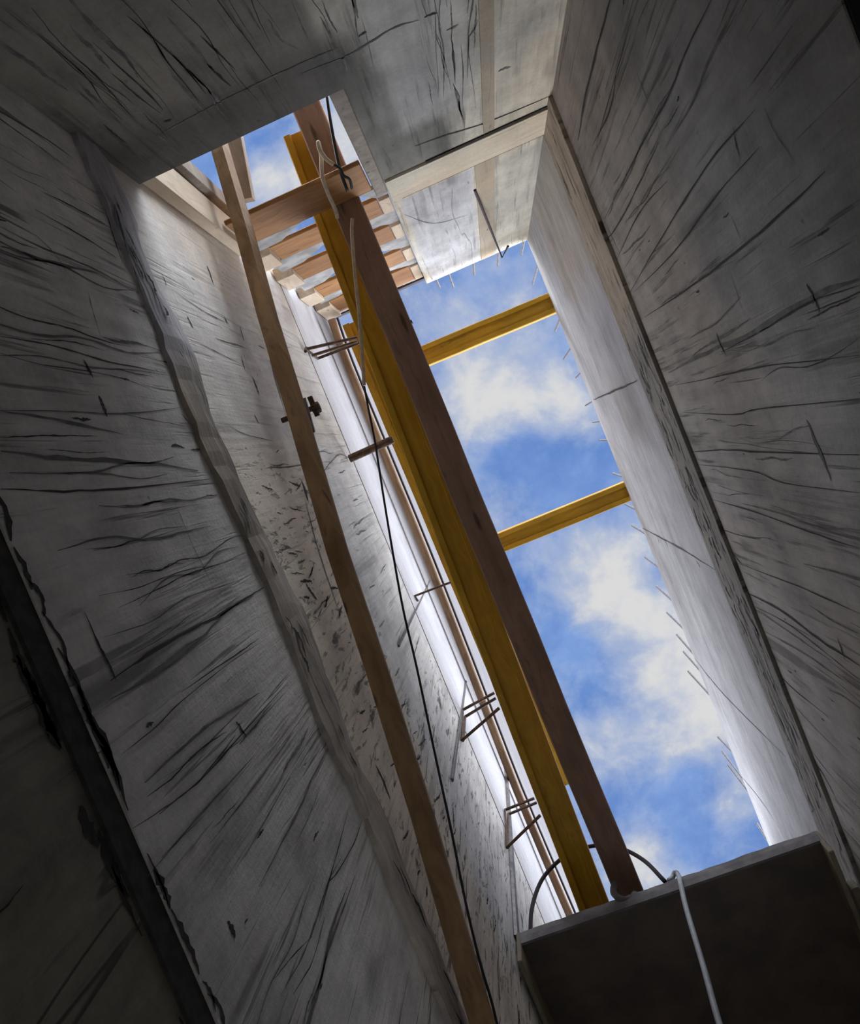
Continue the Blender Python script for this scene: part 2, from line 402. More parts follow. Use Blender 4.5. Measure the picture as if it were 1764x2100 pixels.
def wgrid_edge(y0, y1, n, z, amp):
    """ragged horizontal edge"""
    k = np.linspace(y0, y1, n); a = np.convolve(rng.normal(0, 1, n + 8), np.ones(5) / 5, 'same')[4:4 + n]
    return [(float(q), z + amp * float(e)) for q, e in zip(k, a)]

# ------------------------------------------------------------------ structure
T = .30
# left wall, middle lift (dark smooth concrete below the seam)
b = bmesh.new(); box(b, (XL - T, YE - .35, ZGROOVE + .03), (XL, YB, ZSEAM))
LW = [
 (9, [(225, 1398), (300, 1345), (400, 1287), (450, 1262), (495, 1232), (540, 1205)]), (12, [(172, 1258), (205, 1330), (225, 1370), (238, 1398)]),
 (3, [(352, 1020), (370, 1060), (395, 1120), (420, 1170), (437, 1208)]), (3.5, [(255, 1180), (330, 1168), (372, 1148), (420, 1140), (470, 1105), (503, 1098)]),
 (3, [(240, 1248), (330, 1205), (380, 1180), (440, 1160), (520, 1135)]), (3, [(245, 1550), (320, 1490), (370, 1440), (470, 1360), (545, 1310)]),
 (5, [(325, 1670), (420, 1590), (500, 1500), (590, 1400)]), (4, [(400, 1610), (450, 1550), (482, 1508)]), (4, [(370, 1420), (480, 1345), (530, 1310)]),
 (12, [(0, 925), (150, 942), (300, 950), (405, 965)], 2), (9, [(0, 843), (110, 860), (250, 890)], 2), (5, [(0, 690), (120, 712), (220, 742), (340, 765)]),
 (10, [(0, 505), (90, 535), (200, 560)], 2), (4, [(70, 430), (160, 480), (240, 530)]), (4, [(90, 395), (150, 425), (215, 460)]),
 (15, [(170, 738), (180, 755), (190, 775)]), (15, [(201, 812), (210, 830), (219, 855)]), (6, [(0, 1003), (130, 1008), (280, 1000), (430, 983)]),
 (14, [(483, 1480), (494, 1495), (505, 1512)]), (22, [(465, 1890), (474, 1905), (480, 1925)]),
 (4, [(715, 1655), (690, 1750), (665, 1840), (655, 1885)]), (4, [(742, 1680), (725, 1730), (690, 1790), (672, 1810)]), (4, [(665, 1880), (640, 1970), (600, 2040)]),
 (4, [(270, 1700), (340, 1655), (390, 1620)], 2), (3, [(300, 1800), (360, 1730), (420, 1670)], 2), (3, [(560, 2010), (600, 1960), (640, 1920)]),
 (6, [(330, 1760), (420, 1660), (520, 1550)], 2), (5, [(430, 1730), (500, 1640), (560, 1560)], 2), (4, [(500, 1760), (550, 1670), (600, 1580)], 2),
 (3, [(290, 1100), (330, 1085), (385, 1080)], 2), (4, [(190, 1130), (260, 1115), (320, 1090)], 2),
 (3, [(180, 600), (190, 640), (205, 690)]), (3, [(70, 480), (110, 520), (150, 580)], 2),
]
wcracks(b, LW, 'x', XL, (1, 0, 0))
for k in range(60):   # broken lower arris
    y = random.uniform(-1.2, 2.2); l = random.uniform(.04, .18)
    crack(b, [(XL, y, ZGROOVE + .034), (XL, y + l * .5, ZGROOVE + .034 + random.uniform(0, .022)), (XL, y + l, ZGROOVE + .034)], random.uniform(.006, .022), (1, 0, 0))
hairlines(b, 'x', XL, (1, 0, 0), 30, -1.2, 2.2, 1.3, ZSEAM - .05)
hairlines(b, 'x', XL, (1, 0, 0), 40, -1.2, 2.2, 1.3, ZSEAM - .05, 2, .2, .9, .005)
for k in range(26):   # small chips along the lower lift
    y = random.uniform(-1.1, 2.6); z = random.uniform(1.3, 2.3); l = random.uniform(.01, .05)
    crack(b, [(XL, y, z), (XL, y + l * random.uniform(-.1, .1), z + l), (XL, y + l * random.uniform(-.1, .1), z + 2 * l)], random.uniform(.003, .008), (1, 0, 0))
tag(link('wall_left', b, [m_left_low, m_crack, m_crack_soft]), 'dark grey middle lift of the left wall with board-joint cracks', kind='structure')
# lower lift, set back behind a black joint
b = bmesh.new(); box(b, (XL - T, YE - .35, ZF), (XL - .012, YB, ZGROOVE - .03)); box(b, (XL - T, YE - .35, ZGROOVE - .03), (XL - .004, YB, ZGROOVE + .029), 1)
for k in range(60):
    y = random.uniform(-1.2, 2.2); l = random.uniform(.04, .16); z = ZGROOVE - .036 - random.uniform(0, .02)
    crack(b, [(XL - .012, y, z), (XL - .012, y + l * .5, z - .004), (XL - .012, y + l, z)], random.uniform(.008, .03), (1, 0, 0))
hairlines(b, 'x', XL - .012, (1, 0, 0), 30, -1.2, 2.0, .6, ZGROOVE - .05, 1, .1, .4, .003)
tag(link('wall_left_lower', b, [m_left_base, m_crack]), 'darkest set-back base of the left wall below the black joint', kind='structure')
# upper lift
b = bmesh.new(); box(b, (XL - T, YE - .35, ZSEAM), (XL, YB, 4.62))
UW = [(9, [(424, 545), (430, 560), (438, 584)]), (5, [(330, 560), (336, 572), (341, 586)]), (8, [(383, 648), (389, 660), (396, 674)]), (7, [(459, 650), (463, 657), (467, 664)]),
      (6, [(494, 730), (498, 745), (502, 760)]), (10, [(517, 772), (524, 790), (532, 812)]), (7, [(521, 850), (525, 858), (531, 870)]), (6, [(492, 670), (497, 690), (500, 700)]),
      (16, [(618, 985), (625, 1005), (632, 1030)]), (11, [(528, 1078), (536, 1095), (543, 1112)]), (14, [(627, 1198), (638, 1215), (650, 1232)]), (20, [(618, 1275), (630, 1295), (643, 1322)]),
      (10, [(585, 1290), (600, 1330), (612, 1365)]), (11, [(650, 1350), (680, 1430), (700, 1490), (720, 1530)]), (8, [(560, 1130), (575, 1170), (600, 1220)]), (9, [(690, 1520), (720, 1590), (750, 1650)]),
      (12, [(770, 1570), (785, 1600), (800, 1640)]), (3, [(360, 600), (420, 640), (470, 665)], 2), (3, [(400, 700), (440, 720), (490, 745)], 2), (3, [(465, 870), (500, 890), (560, 905)], 2),
      (8, [(560, 645), (575, 700), (590, 760)], 2), (7, [(500, 545), (530, 640), (560, 760), (590, 870)], 2), (7, [(620, 1000), (650, 1120), (700, 1270)], 2),
      (4, [(545, 960), (590, 958), (640, 950)], 2)]
wcracks(b, UW, 'x', XL, (1, 0, 0))
hairlines(b, 'x', XL, (1, 0, 0), 40, -1.2, 2.2, 2.65, 4.5, 2, .08, .5, .005)
hairlines(b, 'x', XL, (1, 0, 0), 90, -.3, 2.4, 2.6, 3.6, 1, .04, .16, .007, .25)
tag(link('wall_left_upper', b, [m_left, m_crack, m_crack_soft]), 'pale upper lift of the left wall with pitted lower zone', kind='structure')
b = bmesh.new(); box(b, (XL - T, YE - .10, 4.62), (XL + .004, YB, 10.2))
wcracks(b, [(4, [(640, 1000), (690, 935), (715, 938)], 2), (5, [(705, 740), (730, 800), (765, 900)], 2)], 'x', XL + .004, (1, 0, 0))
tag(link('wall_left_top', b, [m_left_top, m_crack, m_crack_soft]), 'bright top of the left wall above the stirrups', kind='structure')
# ragged seam band
b = bmesh.new()
lo = wgrid_edge(YE - .02, YB, 110, ZSEAM - .02, .035); hi = wgrid_edge(YE - .02, YB, 110, ZSEAM + .20, .06)
rows = []
for (y, z0), (_, z1) in zip(lo, hi):
    x = XL + .016 + random.uniform(-.004, .004)
    rows.append([b.verts.new(q) for q in ((XL - .02, y, z0), (x, y, z0 + .004), (x + .002, y, (z0 + z1) / 2), (XL + .003, y, z1), (XL - .02, y, z1))])
for r0, r1 in zip(rows, rows[1:]):
    for i in range(4): b.faces.new((r0[i], r0[i + 1], r1[i + 1], r1[i]))
b.faces.new(rows[0]); b.faces.new(rows[-1][::-1]); bmesh.ops.recalc_face_normals(b, faces=b.faces)
for k in range(34):
    y = random.uniform(-1.1, 2.2); z = ZSEAM + random.uniform(-.005, .10); l = random.uniform(.03, .12)
    crack(b, [(XL + .021, y, z), (XL + .022, y + l * .5, z + random.uniform(0, .02)), (XL + .021, y + l, z + random.uniform(-.01, .02))], random.uniform(.006, .02), (1, 0, 0), 1)
wcracks(b, [(14, [(235, 420), (245, 460), (262, 520)]), (8, [(272, 545), (285, 590), (300, 630)]), (8, [(305, 640), (318, 680), (330, 700)]), (7, [(215, 430), (230, 480), (250, 540)]),
            (6, [(345, 750), (355, 790), (372, 830)]), (8, [(372, 850), (385, 865), (398, 880)])], 'x', XL + .02, (1, 0, 0))
tag(link('trim_1', b, [m_seam, m_crack]), 'rough chipped pour-joint band along the left wall', kind='structure')

# right wall: upper pale lift, ledge band, dark lower lift with the lintel of a dark opening
b = bmesh.new(); box(b, (XR, YE - .35, ZR1), (XR + T, YB, ZT))
wcracks(b, [(5, [(1318, 1083), (1360, 1105), (1400, 1127), (1470, 1170)]), (4.5, [(1425, 1350), (1460, 1395), (1500, 1440), (1612, 1552)]), (4, [(1515, 1585), (1560, 1640), (1600, 1700)]),
            (5, [(1217, 820), (1245, 808), (1275, 795), (1308, 780)]), (3, [(1345, 1095), (1350, 1105), (1352, 1115)]), (4, [(1428, 1150), (1434, 1158), (1437, 1166)]), (4, [(1362, 1105), (1366, 1112), (1370, 1121)])], 'x', XR, (-1, 0, 0))
tag(link('wall_right_upper', b, [m_right_top, m_crack]), 'pale upper lift of the right wall', kind='structure')
b = bmesh.new(); box(b, (XR - .004, YE - .02, ZR0), (XR + T, YB, ZR1 - .012))
box(b, (XR + .03, YE, ZR1 - .012), (XR + T, YB, ZR1), 1)
wcracks(b, [(6, [(1180, 320), (1200, 370), (1230, 430)]), (7, [(1155, 330), (1170, 370), (1185, 405)], 2), (6, [(1245, 460), (1258, 490), (1272, 520)])], 'x', XR - .004, (-1, 0, 0))
for k in range(120):
    y = random.uniform(-.25, 2.2); z = random.uniform(ZR0 + .02, ZR1 - .04); l = random.uniform(.03, .12)
    crack(b, [(XR - .004, y, z), (XR - .004, y + l * .5, z + random.uniform(-.02, .02)), (XR - .004, y + l, z + random.uniform(-.03, .03))], random.uniform(.006, .022), (-1, 0, 0), random.choice((1, 1, 2)))
tag(link('trim_2', b, [m_ledge, m_crack, m_crack_soft]), 'brown stained ledge band along the right wall', kind='structure')
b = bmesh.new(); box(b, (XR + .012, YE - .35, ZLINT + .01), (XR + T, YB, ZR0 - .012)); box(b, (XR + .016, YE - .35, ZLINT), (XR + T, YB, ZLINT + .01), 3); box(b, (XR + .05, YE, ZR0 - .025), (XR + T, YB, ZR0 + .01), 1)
RW = [(14, [(1372, 765), (1450, 722), (1530, 690), (1660, 612), (1764, 572)], 2), (5, [(1480, 722), (1560, 680), (1660, 620), (1764, 585)]), (12, [(1655, 582), (1668, 605), (1682, 640)]), (9, [(1470, 682), (1478, 705), (1490, 728)]),
 (8, [(1252, 0), (1225, 100), (1200, 205), (1186, 288)]), (5, [(1460, 0), (1410, 100), (1370, 200), (1320, 290), (1240, 450)]), (4, [(1352, 290), (1300, 400), (1262, 470), (1235, 500)]),
 (3, [(1370, 370), (1310, 440), (1260, 545)]), (4, [(1550, 225), (1450, 340), (1350, 500), (1290, 605)]), (5, [(1694, 350), (1600, 440), (1500, 525), (1400, 600), (1322, 650)]),
 (3.5, [(1560, 300), (1470, 400), (1380, 520), (1300, 600)]), (4, [(1265, 150), (1250, 230), (1215, 300)]), (3, [(1290, 60), (1262, 160), (1225, 290)]),
 (3.5, [(1385, 790), (1480, 770), (1560, 752), (1764, 728)]), (3.5, [(1400, 845), (1500, 850), (1560, 838), (1764, 818)]), (5, [(1412, 927), (1480, 922), (1560, 926), (1764, 932)]),
 (3.5, [(1430, 952), (1540, 965), (1610, 990), (1764, 1010)]), (5, [(1455, 1022), (1550, 1050), (1660, 1090), (1764, 1125)]), (3, [(1470, 1082), (1520, 1098), (1560, 1106)]),
 (10, [(1528, 1212), (1600, 1250), (1680, 1310), (1764, 1365)]), (4, [(1540, 1240), (1610, 1275), (1690, 1335), (1764, 1395)]), (4, [(1500, 1150), (1620, 1195), (1690, 1225), (1764, 1258)]),
 (5, [(1560, 1290), (1650, 1340), (1740, 1402)], 2), (8, [(1719, 1308), (1726, 1330), (1734, 1352)]), (18, [(1655, 860), (1680, 920), (1706, 985)], 2),
 (4, [(1550, 1330), (1620, 1405), (1700, 1470)]), (4, [(1590, 1400), (1660, 1480), (1740, 1560)], 2), (3, [(1610, 1460), (1680, 1560), (1764, 1660)], 2), (5, [(1630, 1500), (1690, 1590), (1740, 1690)]),
 (4, [(1600, 900), (1630, 880), (1665, 872)], 2), (3, [(1500, 560), (1515, 610), (1530, 650)], 2), (5, [(1505, 260), (1510, 290), (1520, 330)]), (4, [(1300, 130), (1330, 210), (1360, 280)], 2),
 (6, [(1425, 950), (1430, 965), (1440, 985)]), (6, [(1500, 1130), (1512, 1145), (1525, 1160)]), (3, [(1500, 440), (1512, 470), (1520, 490)]), (4, [(1570, 220), (1590, 270), (1630, 330)], 2)]
wcracks(b, RW, 'x', XR + .012, (-1, 0, 0))
hairlines(b, 'x', XR + .012, (-1, 0, 0), 28, -1.2, 2.2, 1.5, ZR0 - .05)
hairlines(b, 'x', XR + .012, (-1, 0, 0), 45, -1.2, 2.2, 1.5, ZR0 - .05, 2, .2, 1.0, .005)
for k in range(40):
    y = random.uniform(-1.2, 2.0); z = random.uniform(1.5, 3.5); l = random.uniform(.006, .03)
    crack(b, [(XR + .012, y, z), (XR + .012, y + l * random.uniform(-.1, .1), z + l), (XR + .012, y + l * random.uniform(-.1, .1), z + 2 * l)], random.uniform(.003, .008), (-1, 0, 0))
tag(link('wall_right', b, [m_right, m_crack, m_crack_soft, m_soffit_shade]), 'dark lower lift of the right wall above a black opening', kind='structure')

# end wall with the window-like opening on its left half
XJ = -.015
b = bmesh.new()
box(b, (XL - T, YE - .30, ZF), (XJ, YE, ZSILL)); box(b, (XJ, YE - .30, ZF), (XR + T, YE, ZT))
EW = [(5, [(20, 20), (130, 108), (232, 190)], 2), (6, [(112, 145), (160, 185), (215, 240)], 2), (5, [(190, 85), (300, 188), (335, 225)]), (4, [(230, 150), (280, 195), (330, 232)]), (5, [(260, 30), (360, 118), (422, 192)]),
 (6, [(410, 72), (450, 110), (482, 142)]), (6, [(422, 128), (445, 150), (472, 176)]), (8, [(550, 38), (575, 80), (610, 98)], 2), (4, [(598, 0), (622, 60), (640, 92)], 2), (5, [(660, 0), (676, 40), (692, 66)], 2),
 (6, [(213, 255), (235, 275), (258, 292)]), (9, [(335, 250), (345, 247), (352, 244)]), (8, [(735, 75), (745, 68), (752, 64)]), (7, [(300, 290), (420, 225), (520, 175), (640, 120), (700, 95)], 2),
 (5, [(925, 70), (930, 120), (934, 172)]), (3, [(945, 90), (950, 150), (948, 215)], 2), (9, [(870, 35), (885, 28), (897, 26)]), (8, [(915, 62), (930, 55), (940, 50)], 2), (4, [(960, 78), (972, 60), (980, 40)], 2),
 (10, [(1022, 146), (1035, 140), (1047, 137)], 2), (4, [(990, 0), (994, 120), (1000, 240)], 2), (8, [(620, 150), (720, 110), (800, 60), (860, 40)], 2),
 (6, [(930, 170), (937, 200), (948, 245)], 2), (7, [(850, 300), (920, 275), (1000, 250), (1130, 196)]), (4, [(1020, 490), (1000, 500), (985, 505)], 2), (3, [(830, 440), (890, 458), (960, 440)], 2)]
wcracks(b, EW, 'y', YE, (0, 1, 0))
hairlines(b, 'y', YE, (0, 1, 0), 18, -.74, .0, 1.6, ZSILL - .1)
hairlines(b, 'y', YE, (0, 1, 0), 16, -.74, .1, 1.6, ZSILL - .05, 2, .2, .6, .008)
hairlines(b, 'y', YE, (0, 1, 0), 16, .25, .45, 2.0, 3.6, 2, .2, .7, .004)
tag(link('wall_end', b, [m_end, m_crack, m_crack_soft]), 'end wall with a boarded opening and stained lower left', kind='structure')
b = bmesh.new(); box(b, (XJ + .004, YE - .01, 3.70), (XR, YE + .012, 3.985)); box(b, (XJ + .05, YE - .01, 3.985), (XR, YE + .006, 4.01), 1); box(b, (XJ + .2, YE - .01, 3.685), (XR, YE + .006, 3.70), 1)
tag(link('trim_3', b, [m_band, m_crack]), 'cream plaster band across the end wall', kind='structure')
b = bmesh.new(); box(b, (.455, YE - .01, .86), (.505, YE + .006, 3.66)); tag(link('trim_4', b, [m_strip]), 'brown upright strip on the end wall below the band', kind='structure')
b = bmesh.new(); box(b, (.405, YE - .01, 4.01), (.505, YE + .006, ZT - .02)); tag(link('trim_5', b, [m_strip]), 'brown upright strip on the end wall above the band', kind='structure')
# closing walls, dark room behind the opening, floor
b = bmesh.new(); box(b, (XL - T, YB, FILL_GAP_TOP), (XR + T, YB + .3, ZT)); tag(link('wall_back', b, [m_right]), 'concrete wall beyond the deck above a gap added for fill light', kind='structure')
b = bmesh.new(); box(b, (XL - T, YE - .35, ZF - .2), (3.4, YB + 3, ZF)); tag(link('floor', b, [m_floor]), 'bare concrete floor', kind='structure')
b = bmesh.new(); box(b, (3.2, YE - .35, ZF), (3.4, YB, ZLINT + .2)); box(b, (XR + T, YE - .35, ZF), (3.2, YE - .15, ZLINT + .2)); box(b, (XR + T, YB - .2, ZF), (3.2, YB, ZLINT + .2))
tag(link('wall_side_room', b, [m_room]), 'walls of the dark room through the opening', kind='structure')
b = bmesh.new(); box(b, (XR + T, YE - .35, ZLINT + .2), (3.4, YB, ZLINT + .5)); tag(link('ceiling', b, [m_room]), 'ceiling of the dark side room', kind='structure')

# ------------------------------------------------------------------ formwork beams
def h20(name, p, q, width, flange, depth, mat, parent=None):
    """timber I-beam lying on its side: two flanges and a recessed web; p,q = bottom centre line"""
    p, q = Vector(p), Vector(q); d = (q - p).normalized(); s = d.cross(Vector((0, 0, 1))).normalized(); upv = Vector((0, 0, depth / 2))
    out = []
    for k in (-1, 1):
        bm = bmesh.new(); o = s * k * (width / 2 - flange / 2)
        bar(bm, p + o + upv, q + o + upv, flange, depth, bevel=.004, seg=8, wob=.0015); out.append(('flange', bm))
    bm = bmesh.new(); bar(bm, p + upv, q + upv, width - 2 * flange + .004, depth * .36, bevel=.001); out.append(('web', bm))
    root = empty(name, (p + q) / 2)
    for n, bm in out: link(n, bm, mat, root)
    return root
ZB = 3.92
ZY = 3.975
yl0 = atz(580, 281, ZY); yl1 = atz(1188, 1870, ZY)          # left lower edge of the yellow beam
wY = .155
d = (yl1 - yl0).normalized(); sd_ = Vector((0, 0, 1)).cross(d) * -1
if sd_.x < 0: sd_ = -sd_
root = h20('formwork_beam', yl0 + sd_ * wY / 2, yl1 + sd_ * wY / 2 + d * .9, wY, .036, .05, m_yellow)
tag(root, 'long yellow formwork beam running lengthwise beside the brown timber', 'beam', kind='thing')
ZB = 3.885
bl0 = atz(622, 218, ZB); bl1 = atz(1283, 1828, ZB)
bm = bmesh.new(); d2 = (bl1 - bl0).normalized()
bar(bm, bl0 - d2 * .25 + Vector((.012, 0, .0425)), bl1 + d2 * .9 + Vector((.012, 0, .0425)), .135, .085, bevel=.006, seg=14, wob=.002)
tag(link('timber_beam', bm, m_brown), 'long dark brown square timber lying against the yellow beam', 'beam', kind='thing')
Z2 = 5.892
a0 = atz(702, 668, Z2); a1 = atz(1014, 1412, Z2); d3 = (a1 - a0).normalized(); s3 = d3.cross(Vector((0, 0, 1)))
if s3.x < 0: s3 = -s3
root = h20('formwork_beam', a0 + s3 * .12, a0 + s3 * .12 + d3 * ((2.46 - a0.y) / d3.y), .24, .05, .12, m_yellow)
tag(root, 'higher yellow formwork beam half hidden behind the long one', 'beam', kind='thing')
for (e0, e1, e2, lab) in (((850, 715), (1125, 600), (1138, 641), 'yellow cross beam nearer the end wall, resting on the right wall'),
                          ((1015, 1097), (1280, 989), (1293, 1028), 'yellow cross beam in the middle of the sky opening')):
    zc = ZT + .012
    A_, B_, C_ = atz(*e0, zc), atz(*e1, zc), atz(*e2, zc)
    dd = (B_ - A_).normalized(); wd = abs((C_ - B_).dot(Vector((-dd.y, dd.x, 0))))
    nn = Vector((-dd.y, dd.x, 0)); nn = nn if nn.y > 0 else -nn
    st = A_ - dd * (abs(A_.x + .60)); en = B_ + dd * .26
    root = h20('cross_beam', st + nn * wd / 2, en + nn * wd / 2, wd, .036, .10, m_yellow_x)
    tag(root, lab, 'beam', 'yellow cross beams over the slot', kind='thing')
# bolt stubs on the brown timber
for (q0, q1, lab) in (((815, 664), (833, 655), 'upper of two short dark bolts sticking out of the brown timber'), ((822, 674), (841, 662), 'lower of two short dark bolts sticking out of the brown timber')):
    bm = bmesh.new(); p0 = atz(*q0, ZB + .05); p1 = atz(*q1, ZB + .05); tube(bm, [p0, p1], .006); tube(bm, [p1, p1 + (p1 - p0).normalized() * .012], .010, 6)
    tag(link('bolt', bm, m_dark, smooth=False), lab, 'bolt', 'bolts in the brown timber')

# ------------------------------------------------------------------ boards across the end opening
ord_ = ['lowest', 'second', 'third', 'fourth', 'topmost']
lev = [(3.53, 3.88), (4.03, 4.28), (4.50, 4.785), (5.04, 5.34), (5.50, 5.92)]
for i, (z0, z1) in enumerate(lev):
    root = empty('formwork_board', (-.38, YE - .07, z0))
    tag(root, ['lowest and widest brown board across the end opening, carrying the long beams', 'second brown board up in the end opening', 'third brown board up in the end opening',
               'fourth brown board up in the end opening', 'topmost brown board in the end opening, under the dark bar'][i], 'board', 'boards across the end opening')
    xl = (XL + .06 if i == 0 else XL + .115); xr = XJ - .064
    bm = bmesh.new(); box(bm, (xl, YE - .067, z0), (xr, YE - .045, z1), bevel=.004); link('board', bm, m_board, root)
    zt = z1 + .004; nx = lev[i + 1][0] if i < 4 else 5.96; g = nx - z1
    hx = .33 if i == 0 else .40
    bm = bmesh.new(); prism(bm, [(XL + .06, YE - .047, zt), (XL + hx, YE - .047, zt), (XL + .19, YE - .047, zt + g * .86), (XL + .06, YE - .047, zt + g * .93)], (0, 1, 0), -.018); link('wedge', bm, m_grey, root)
    bm = bmesh.new(); prism(bm, [(XJ - .004, YE - .047, zt), (XJ - (.135 if i == 0 else .30), YE - .047, zt + .004), (XJ - .06, YE - .047, zt + g * .90), (XJ - .004, YE - .047, zt + g * .93)], (0, 1, 0), -.018); link('wedge', bm, m_grey, root)
    if i > 0:
        bm = bmesh.new(); box(bm, (XL + .008, YE - .09, z0 + .01), (xl - .004, YE - .02, z1 - .01), bevel=.003); link('end_block', bm, m_cream, root)
        bm = bmesh.new(); box(bm, (xr + .003, YE - .09, z0 + .01), (XJ - .004, YE - .035, z1 - .02), bevel=.003); link('end_block', bm, m_cream, root)
bm = bmesh.new(); box(bm, (XL + .03, YE - .09, 5.985), (XJ + .02, YE - .04, 6.05), bevel=.004)
tag(link('steel_bar', bm, m_dark), 'dark purple steel bar closing the top of the board stack', 'bar')
# cream studs at the left side of the opening, brown stud at the right
bm = bmesh.new(); box(bm, (XL + .002, YE - .15, ZSILL - .02), (XL + .052, YE - .008, 3.86), bevel=.004)
tag(link('timber_stud', bm, m_cream), 'cream upright timber stud in the left corner of the end opening', 'stud')
bm = bmesh.new(); box(bm, (XL + .002, YE - .25, ZSILL - .02), (XL + .075, YE - .17, 3.86), bevel=.004)
tag(link('timber_stud', bm, m_greywood), 'grey-brown upright timber behind the cream stud', 'stud')
bm = bmesh.new(); box(bm, (XJ - .056, YE - .14, ZSILL - .02), (XJ - .0005, YE - .001, 3.86), bevel=.004)
tag(link('timber_stud', bm, m_greywood), 'mauve-brown upright timber along the right edge of the end opening', 'stud')
bm = bmesh.new(); box(bm, (XJ - .02, YE - .29, ZSILL - .02), (XJ - .002, YE - .24, 3.35), bevel=.002)
tag(link('gap_strip', bm, m_dark), 'narrow dark strip against the stained edge of the end wall', 'strip')  # solid strip standing in for the dark gap beside the stud

# ------------------------------------------------------------------ slanting batten along the left wall
c0 = (atz(455, 310, 3.9) + atz(480, 300, 3.9)) / 2; c1 = (atz(960, 2105, 2.46) + atz(1018, 2085, 2.46)) / 2
c0.x = -.665; c1.x = -.665
bp0 = aty(475, 360, -1.55); bp1 = (atz(580, 720, 3.28)); bp2 = atz(725, 1200, 2.92); bp3 = atz(870, 1650, 2.68); bp4 = atz(992, 2090, 2.46)
path = []
for p, zz in (((424, 205), 3.78), ((455, 318), 3.60), ((500, 470), 3.42), ((549, 650), 3.26), ((610, 850), 3.10), ((692, 1130), 2.91), ((772, 1370), 2.77), ((863, 1660), 2.62), ((978, 2060), 2.43), ((1002, 2140), 2.39), ((1076, 2440), 2.20), ((1190, 2900), 1.93)):
    path.append(atz(p[0], p[1], zz))
bm = bmesh.new(); P = path; w_, h_ = .068, .05; rings = []
for i, p in enumerate(P):
    dd = (P[min(i + 1, len(P) - 1)] - P[max(i - 1, 0)]).normalized(); s = Vector((1, 0, 0)); s = (s - dd * s.dot(dd)).normalized(); u2 = s.cross(dd).normalized(); u2 = u2 if u2.z > 0 else -u2
    rings.append([bm.verts.new(p + s * x + u2 * y) for x, y in ((-w_ / 2, -h_ / 2), (w_ * .28, -h_ / 2), (w_ / 2, h_ * .1), (w_ / 2, h_ / 2), (-w_ / 2, h_ / 2))])
for r0, r1 in zip(rings, rings[1:]):
    for k in range(5): bm.faces.new((r0[k], r0[(k + 1) % 5], r1[(k + 1) % 5], r1[k]))
bm.faces.new(rings[0]); bm.faces.new(rings[-1][::-1]); bmesh.ops.recalc_face_normals(bm, faces=bm.faces)
tag(link('timber_batten', bm, m_batten), 'long brown timber batten slanting down along the left wall', 'batten')
bm = bmesh.new(); p0 = atz(484, 300, 3.92); p1 = atz(505, 412, 3.92); bar(bm, p0 + (p0 - p1).normalized() * .15, p1, .075, .06, bevel=.003)
tag(link('timber_offcut', bm, m_greywood), 'short weathered offcut lying on the top end of the slanting batten', 'offcut')
# tie rod clamp
root = empty('formwork_tie', atx(615, 850, XL + .02)); tag(root, 'rusty tie rod with wing nut and wedge plates clamped to the slanting batten', 'clamp')
q0, q1 = atz(578, 863, 3.19), atz(652, 833, 3.19)
bm = bmesh.new(); tube(bm, [q0, q1], .011, 8); link('rod', bm, m_rust, root)
bm = bmesh.new(); c = atz(641, 840, 3.17); tube(bm, [c, c + Vector((.03, 0, 0))], .022, 6); box(bm, c + Vector((.0, -.05, -.008)), c + Vector((.018, .03, .008))); link('wing_nut', bm, m_rust, root)
pl = [atz(608, 822, 3.16), atz(626, 815, 3.16), atz(646, 885, 3.16), atz(636, 893, 3.16), atz(617, 862, 3.16)]
bm = bmesh.new(); prism(bm, pl, (0, 0, 1), .012); link('plate', bm, m_plate, root, False)['label'] = 'pale zinc wedge plate'
bm = bmesh.new(); tube(bm, [atz(620, 858, 3.145), atz(641, 889, 3.145)], .010, 6); link('wedge_bar', bm, m_dark, root)
bm = bmesh.new(); tube(bm, [atz(589, 850, 3.19), atz(597, 848, 3.19)], .008, 6); link('pin', bm, m_dark, root); bm = bmesh.new(); tube(bm, [atz(598, 871, 3.19), atz(603, 866, 3.19)], .008, 6); link('pin', bm, m_dark, root)

# ------------------------------------------------------------------ pole at the top of the left wall
pp = [atz(x, y, z) for (x, y), z in (((680, 655), 5.5), ((712, 745), 5.5), ((790, 935), 5.48), ((870, 1130), 5.45), ((960, 1360), 5.42), ((1060, 1620), 5.38), ((1170, 1880), 5.35), ((1230, 2020), 5.33))]
bm = bmesh.new(); tube(bm, smooth_pts(pp, 4), .027, 10)
tag(link('wooden_pole', bm, m_pole, smooth=True), 'thin round wooden pole running high along the left wall', 'pole')
bm = bmesh.new(); off = Vector((.036, .0, .03)); tube(bm, [p + off for p in smooth_pts(pp, 4)], .008, 6)
tag(link('steel_rod', bm, m_dark), 'thin black rod running beside the wooden pole', 'rod')

# ------------------------------------------------------------------ stirrups and cast-in uprights of the left wall
def stir(lines, r, lab, z=4.66):
    bm = bmesh.new()
    for ln in lines: tube(bm, [Vector(p) for p in ln], r, 6)
    tag(link('rebar_stirrup', bm, m_rust), lab, 'rebar', 'stirrups along the left wall')
XS = XL + .004
def zx(px, py): return atx(px, py, XS + .008)
def leg(c, e):      # from a corner on the wall to a pixel at the corner's height
    return atz(e[0], e[1], c.z)
a, b2, c2 = zx(628, 716), zx(640, 729), zx(652, 735)
stir([[leg(a, (733, 692)), a, c2, leg(c2, (737, 703))], [b2, leg(b2, (733, 700))], [a + Vector((0, -.01, .02)), a + Vector((0, .02, -.05))]], .009, 'rusty flat bundle of stirrup bars nearest the end wall')
a = zx(717, 941)
bm = bmesh.new(); tube(bm, [a, leg(a, (806, 901))], .022, 10); tag(link('steel_tube', bm, m_rust), 'short thick rusty tube sticking out of the left wall', 'tube')
a, b2 = zx(851, 1222), zx(857, 1232)
